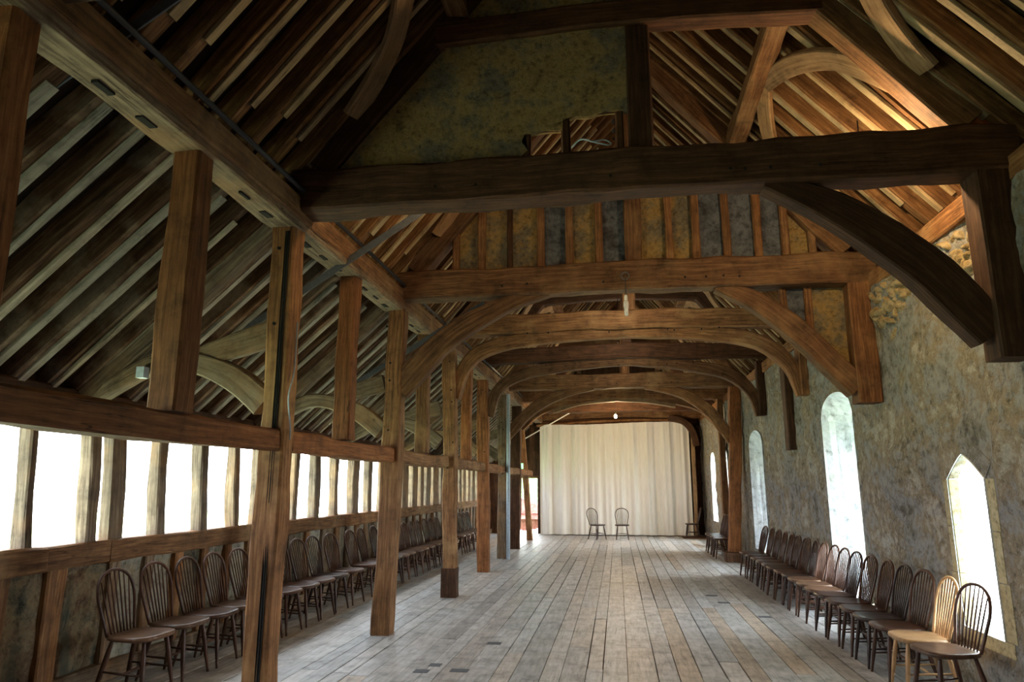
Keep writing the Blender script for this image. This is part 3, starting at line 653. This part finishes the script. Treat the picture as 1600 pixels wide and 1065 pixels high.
for o in list(C.objects):
    if o.name.startswith('roof_truss') and o.location.y > 4:
        yy = o.location.y-.135
        for x in (-1.35, -.95, .0, .85, .98, 1.25, 1.5): peg_hole_disc(o, x+rnd.uniform(-.1, .1), yy-.004, 3.97+rnd.uniform(0, .03))
    if o.name.startswith('arcade_post') and o.location.y > 4:
        for z in (1.92, 2.02, 2.28, 2.9, 3.1, 3.55): peg_hole_disc(o, o.location.x+rnd.uniform(-.05, .05), o.location.y-.108, z+rnd.uniform(-.03, .03))
# ------------------------------------------------------------------ steel straps, fixings
for y, a, b, l in ((3.0, (-3.55, 3.42), (-1.9, 4.55), 'grey flat steel strap crossing under the left plate in the top left corner'),
                (6.15, (-3.98, 2.90), (-1.75, 4.33), 'second grey flat steel strap, crossing the left plate beyond the nearest tie beam'),
                (9.15, (-3.9, 2.88), (-1.75, 4.16), 'third grey flat steel strap, crossing the left plate beyond the second tie beam')):
    o = MB().timber([(a[0], y, a[1]-.05), (b[0], y, b[1]-.05)], .012, .07, up=(-.54, 0, .84), jit=0, ch=.002, step=.5)
    o = o.done('steel_strap', 'iron'); tag(o, l, 'strap')
def wire(P, label): return tag(MB().tube(P, .006, n=6, step=.03).done('tension_wire', 'galv'), label, 'wire')
wire([(-2.545, 5.2, 2.95), (-2.53, 5.17, 2.55), (-2.52, 5.08, 2.33), (-2.53, 5.16, 2.1), (-2.545, 5.2, 2.0)], 'bent steel wire bracket fixed to the right side of the nearest whole left post')
jb = MB(); jb.box(-3.84, -3.77, 5.06, 5.125, 2.50, 2.59); tag(jb.done('junction_box', 'greybox'), 'small pale blue junction box on the curved aisle brace, left of the nearest post', 'box')
tag(MB().tube([(-2.95, 22, 3.03), (-1.1, 22, 4.06)], .018, n=8, step=.3).done('pole', 'white'), 'thin white pole rising aslant before the top left of the curtain', 'pole')
es = thing('emergency_light', (-2.7, 19.9, 2.08), 'small green lit emergency light standing on the last short rail', 'light')
b = MB(); b.box(-2.75, -2.64, 19.86, 19.90, 2.10, 2.24); b.done('lamp_face', 'green', es); b = MB(); b.box(-2.74, -2.65, 19.90, 19.95, 2.08, 2.25); b.done('housing', 'white', es)
# ------------------------------------------------------------------ curtain and the framing round it
cb = MB(); V = []; F = []; UV = []; nx = 420; nz = 26
xs0, xs1 = -2.60, 2.40
fold = random.Random(11); ph = [fold.uniform(0, 6.28) for _ in range(9)]
def cy(x, f):
    a = math.sin(x*13+ph[0]+math.sin(x*2.3)*1.4)*.06*(.4+.6*math.sin(x*1.1+ph[1])**2)+math.sin(x*31+ph[2]+math.sin(x*5))*.018+math.sin(x*58+ph[3])*.006*f
    return a*(1.0 if f < .96 else .7)
for i in range(nx+1):
    x = xs0+(xs1-xs0)*i/nx
    top = 3.70+.03*math.sin(x*1.2)
    if x > 2.0: top -= .22*((x-2.0)/.4)**2
    if x < -2.3: top -= .10*((-2.3-x)/.3)**2
    for j in range(nz+1):
        f = j/nz; V.append((x+cy(x+.3, f)*.15, 24.0+cy(x, f)*(1+.25*(1-f)), .03+(top-.03)*f))
for i in range(nx):
    for j in range(nz): q = i*(nz+1)+j; F.append((q, q+nz+1, q+nz+2, q+1))
cu = link('curtain', V, F, 'curtain', smooth=True); tag(cu, 'wide cream curtain in soft folds closing the far end of the hall', 'curtain')
tag(MB().timber([(-2.72, 24.12, 3.66), (0, 24.12, 3.80), (2.2, 24.12, 3.76), (2.55, 24.12, 3.55)], .08, .08, step=.2).done('curtain_rail', 'oak'), 'timber rail the cream curtain hangs from', 'rail')
eb = thing('end_boarding', (0, 24.3, 3.7), 'horizontal brown boards and beam above the curtain', 'boarding')
MB().timber([(-2.5, 24.25, 4.0), (0, 24.25, 4.06), (2.85, 24.25, 4.0)], .2, .3, jit=.01).done('beam', 'oak', eb)
MB().timber([(-2.6, 24.3, 3.78), (2.7, 24.3, 3.78)], .03, .2, jit=.005).done('board', 'oak_dark', eb)
tag(MB().timber([(2.50, 23.95, 0), (2.52, 23.95, 3.5)], .12, .12, up=(0, 1, 0), jit=.01).done('door_post', 'oak_pale'), 'pale yellowish post at the right edge of the curtain', 'post')
kb = tag(MB().timber([(1.75, 23.8, 3.83), (2.2, 23.8, 3.72), (2.5, 23.8, 3.4), (2.62, 23.8, 2.9)], .12, .2, jit=.01, step=.12, up=(.6, 0, .8)).done('knee_brace', 'oak_dark'), 'dark knee brace at the top right corner of the curtain', 'brace')
for x, w in ((-2.78, .12), (-3.05, .1), (-3.5, .14)): pass
tag(MB().timber([(-3.55, 24.6, 1.95), (-2.72, 24.6, 1.95)], .12, .16, jit=.01).done('lintel', 'oak'), 'timber lintel over the far doorway left of the curtain', 'beam')
wb = MB(); wb.box(-3.0, -2.62, 24.36, 24.40, 1.95, 3.7); tag(wb.done('side_boarding', 'oak_dark'), 'dark boarding beside the top left of the curtain', 'boarding')
# ------------------------------------------------------------------ bulbs
def bulb_fitting(loc, top, label, lit, power=60, col=(1, .68, .36), r=.03):
    root = thing('light_bulb', (loc[0], loc[1], loc[2]-.08), label, 'light bulb')
    x, y, z = loc
    MB().tube([(x, y, z+.06), (x, y, top)], .005, n=6, step=.1).done('cord', 'cable', root)
    MB().lathe([(.008, .11), (.018, .10), (.02, .05), (.016, .04)][::-1], (x, y, z)).done('holder', 'white', root, smooth=True)
    if lit:
        MB().lathe([(.016, -.06), (.034, -.048), (.045, -.016), (.040, .016), (.018, .045)], (x, y, z)).done('bulb_glass', 'bulb', root, smooth=True)
        l = bpy.data.lights.new('bulb_light', 'POINT'); l.energy = power; l.color = col; l.shadow_soft_size = .05
        o = bpy.data.objects.new('bulb_light', l); C.objects.link(o); o.location = (x, y, z-.09)
    else:
        MB().lathe([(.014, -.14), (.022, -.13), (.024, -.05), (.03, -.03), (.03, .02), (.018, .04)], (x, y, z)).done('bulb_glass', 'white', root, smooth=True)
    return root
b0 = bulb_fitting((.16, 7.86, 3.69), 4.0, 'unlit white energy-saving bulb hanging from the hook on the second tie beam', False)
MB().tube([(.16+math.cos(a)*.045, 7.87, 4.03+math.sin(a)*.045) for a in [k*math.pi/6 for k in range(13)]], .006, n=6, step=0, cap=False).done('hook_ring', 'iron', b0)
bulb_fitting((.0, 20.5, 3.61), 4.6, 'glowing yellow bulb hanging before the top of the curtain', True, 230)
bulb_fitting((.1, 9.6, 4.52), 5.2, 'added unseen lamp above and behind the second tie beam, lighting the far rafters', True, 30, col=(1, .85, .66))  # added out of view to brighten the dark far rafters
bulb_fitting((.1, 12.7, 4.60), 5.2, 'added unseen lamp above and behind the third tie beam, lighting the far rafters', True, 30, col=(1, .85, .66))  # another added lamp, unseen, lifts the rafters of the next bay
bulb_fitting((.1, 15.2, 4.62), 5.2, 'added unseen lamp above and behind the fourth tie beam, lighting the far rafters', True, 25, col=(1, .85, .66))  # added unseen lamp for the bay beyond
bulb_fitting((2.05, 5.62, 4.33), 4.6, 'warm lamp hidden behind the right end of the nearest tie beam', True, 100)
bulb_fitting((-1.25, 5.55, 4.30), 4.75, 'warm lamp hidden behind the left part of the nearest tie beam', True, 25)
# ------------------------------------------------------------------ chairs
def chair_parts():
    """bow-back chair facing +x, origin on the floor under the seat"""
    P = []
    # seat: shaped board
    mb = MB(); n = 36; prof = []
    for k in range(n):
        a = 2*math.pi*k/n; c, s_ = math.cos(a), math.sin(a); e = .62
        x = .215*math.copysign(abs(c)**e, c); y = .215*math.copysign(abs(s_)**e, s_)
        y *= 1.0+.10*(x/.215); prof.append((x, y))
    rings = [(.90, .412), (.985, .420), (1.0, .434), (.985, .447), (.93, .452), (.6, .443), (.25, .440)]
    for sc, z in rings:
        for x, y in prof: mb.V.append((x*sc, y*sc, z))
    for i in range(len(rings)-1):
        for k in range(n):
            a = i*n+k; b_ = i*n+(k+1) % n; mb.F.append((a, b_, b_+n, a+n)); mb.U.append([(mb.V[q][0], mb.V[q][1]) for q in (a, b_, b_+n, a+n)])
    mb.F.append(tuple(range(n))[::-1]); mb.U.append([(mb.V[q][0], mb.V[q][1]) for q in range(n)][::-1])
    e = (len(rings)-1)*n; mb.F.append(tuple(range(e, e+n))); mb.U.append([(mb.V[q][0], mb.V[q][1]) for q in range(e, e+n)])
    P.append(('seat', mb, 'seat'))
    # bow
    H = .455; lean = .26
    def bp(t):  # t 0..1 round the bow
        a = math.pi*t; yy = -math.cos(a); zz = math.sin(a)
        w = .155+.05*min(1, zz*1.3)
        z = .45+H*zz**.62
        return Vector((-.175-(z-.45)*lean, yy*w*(1 if zz > .02 else 1), z))
    def bow_pt(t):
        # straight flaring legs into round top
        pts = [(-.155, .44), (-.185, .60), (-.205, .74), (-.17, .855), (-.09, .91), (0, .925), (.09, .91), (.17, .855), (.205, .74), (.185, .60), (.155, .44)]
        return pts
    bw = [Vector((-.175-(z-.45)*lean, y, z)) for y, z in bow_pt(0)]
    P.append(('back_bow', MB().tube(bw, .0125, n=8, step=.035), 'wood'))
    for k in range(7):
        y0 = -.108+.036*k; y1 = y0*1.45
        zt = .925-(abs(y1)/.205)**2.4*.14-.008
        a = Vector((-.172, y0, .44)); b_ = Vector((-.175-(zt-.45)*lean, y1, zt))
        P.append(('spindle', MB().tube([a, a.lerp(b_, .3), b_], .006, n=6, step=.12, rs=[.006, .0075, .005]), 'wood'))
    feet = {}
    for sx in (1, -1):
        for sy in (1, -1):
            t = Vector((sx*.135, sy*.135, .42)); f = Vector((sx*.195-(.03 if sx < 0 else 0), sy*.185, 0))
            P.append(('leg', MB().tube([t, f], .015, n=8, step=.03, rs=[.014, .016, .019, .020, .018, .019, .015, .0125, .011]), 'wood')); feet[sx, sy] = (t, f)
    def on(sx, sy, z): t, f = feet[sx, sy]; return f.lerp(t, z/.42)
    for sy in (1, -1): P.append(('stretcher', MB().tube([on(1, sy, .17), on(-1, sy, .19)], .009, n=6, step=.08, rs=[.007, .011, .007]), 'wood'))
    P.append(('stretcher', MB().tube([(on(1, 1, .17)+on(-1, 1, .19))/2, (on(1, -1, .17)+on(-1, -1, .19))/2], .009, n=6, step=.08, rs=[.007, .011, .007]), 'wood'))
    return P
CP = chair_parts(); MESH = {}
def chair_src(wood_m, seat_m):
    root = thing('windsor_chair', (0, 0, 0), 'dark chair', 'chair')
    for nm, mb, k in CP:
        o = link(nm, mb.V, mb.F, M[wood_m] if k == 'wood' else M[seat_m], root, mb.U, True, True)
    return root
srcs = {'brown': chair_src('chair', 'chair'), 'paled': chair_src('chair', 'chair_seat'), 'black': chair_src('chair_black', 'chair_black'), 'honey': chair_src('chair_honey', 'chair_honey')}
used = set()
def chair(x, y, rz, kind, label, group=None, sc=1.0, z=0):
    src = srcs[kind]
    if kind not in used: used.add(kind); r = src
    else:
        r = src.copy(); C.objects.link(r)
        for ch in src.children:
            c = ch.copy(); C.objects.link(c); c.parent = r
    r.location = (x, y, z); r.rotation_euler = (0, 0, rz); r.scale = (sc, sc, sc)
    tag(r, label, 'chair', group); return r
nth = ['first', 'second', 'third', 'fourth', 'fifth', 'sixth', 'seventh', 'eighth', 'ninth', 'tenth', 'eleventh', 'twelfth', 'thirteenth', 'fourteenth', 'fifteenth', 'sixteenth', 'seventeenth', 'eighteenth', 'nineteenth', 'twentieth']
rc = random.Random(5)
L1 = [5.55, 6.08, 6.55, 7.02, 7.49, 7.96]; L2 = [8.44, 8.92, 9.40, 9.98, 10.75, 11.3]; L3 = [11.85, 12.3, 12.75, 13.2, 13.65, 14.1, 14.6, 15.1, 15.6, 16.1]; L4 = [17.1, 17.6, 18.1, 18.6, 19.1, 19.6]
groups = [(L1, 'left row, %s from the camera, before the nearest whole post', 'nearest'), (L2, 'left row, %s seen between the first and second posts', ''), (L3, 'left row, %s seen between the second and third posts', ''), (L4, 'left row, %s seen beyond the third post', '')]
for (ys, txt, _) in groups:
    for k, y in enumerate(ys):
        kd = rc.choice(['brown', 'brown', 'paled', 'paled', 'black'])
        if ys is L1: kd = ['paled', 'paled', 'brown', 'paled', 'brown', 'brown'][k]
        w = {'brown': 'dark brown', 'paled': 'brown worn-seated', 'black': 'near black'}[kd]
        sc = 1.03 if y < 12 else 1.0
        chair(-3.90+rc.uniform(-.015, .015), y, rc.uniform(-.06, .06), kd, w+' chair in the '+txt % nth[k], 'chairs along the left wall', sc)
RY = [6.05, 6.52, 6.97, 7.41, 7.86, 8.32, 8.77, 9.21, 9.65, 10.09, 10.53, 10.97, 11.42, 11.85, 12.35, 12.85, 13.35, 13.85]
kr = ['paled', 'honey', 'brown', 'black', 'brown', 'brown', 'black', 'paled', 'paled', 'paled', 'black', 'brown', 'brown', 'paled', 'brown', 'brown', 'brown', 'brown']
for k, (y, kd) in enumerate(zip(RY, kr)):
    w = {'brown': 'dark brown', 'paled': 'brown worn-seated', 'black': 'near black', 'honey': 'pale honey-coloured'}[kd]
    chair(2.42+rc.uniform(-.015, .015), y, math.pi+rc.uniform(-.07, .07)+(.12 if k == 0 else 0), kd, '%s spindle-back chair, %s from the camera along the right stone wall' % (w, nth[k]), 'chairs along the right wall', .97)
for k, y in enumerate([17.15, 17.65, 18.15, 18.65]):
    chair(2.36, y, math.pi+rc.uniform(-.05, .05), 'brown', 'dark chair, %s of the short row beyond the tall right post' % nth[k], 'chairs beyond the right post')
chair(-.66, 22.35, R(-50), 'black', 'left one of the two lone chairs before the curtain, turned to the right')
chair(.10, 22.40, R(-90), 'black', 'right one of the two lone chairs before the curtain, facing the camera')
chair(2.30, 23.35, R(180), 'black', 'dark chair seen side-on at the right edge of the curtain')
mt_ = MB(); mt_.box(2.0, 2.75, 23.1, 23.75, .002, .035); mt_.done('floor_mat', 'oak_dark'); tag(bpy.data.objects['floor_mat'], 'brown mat on the floor at the right foot of the curtain', 'mat')
for k in used ^ set(srcs): pass

for o in C.objects:
    if 'label' in o:
        n = len(o['label'].split())
        if n > 16 or n < 4: print('LABEL', n, o.name, o['label'])
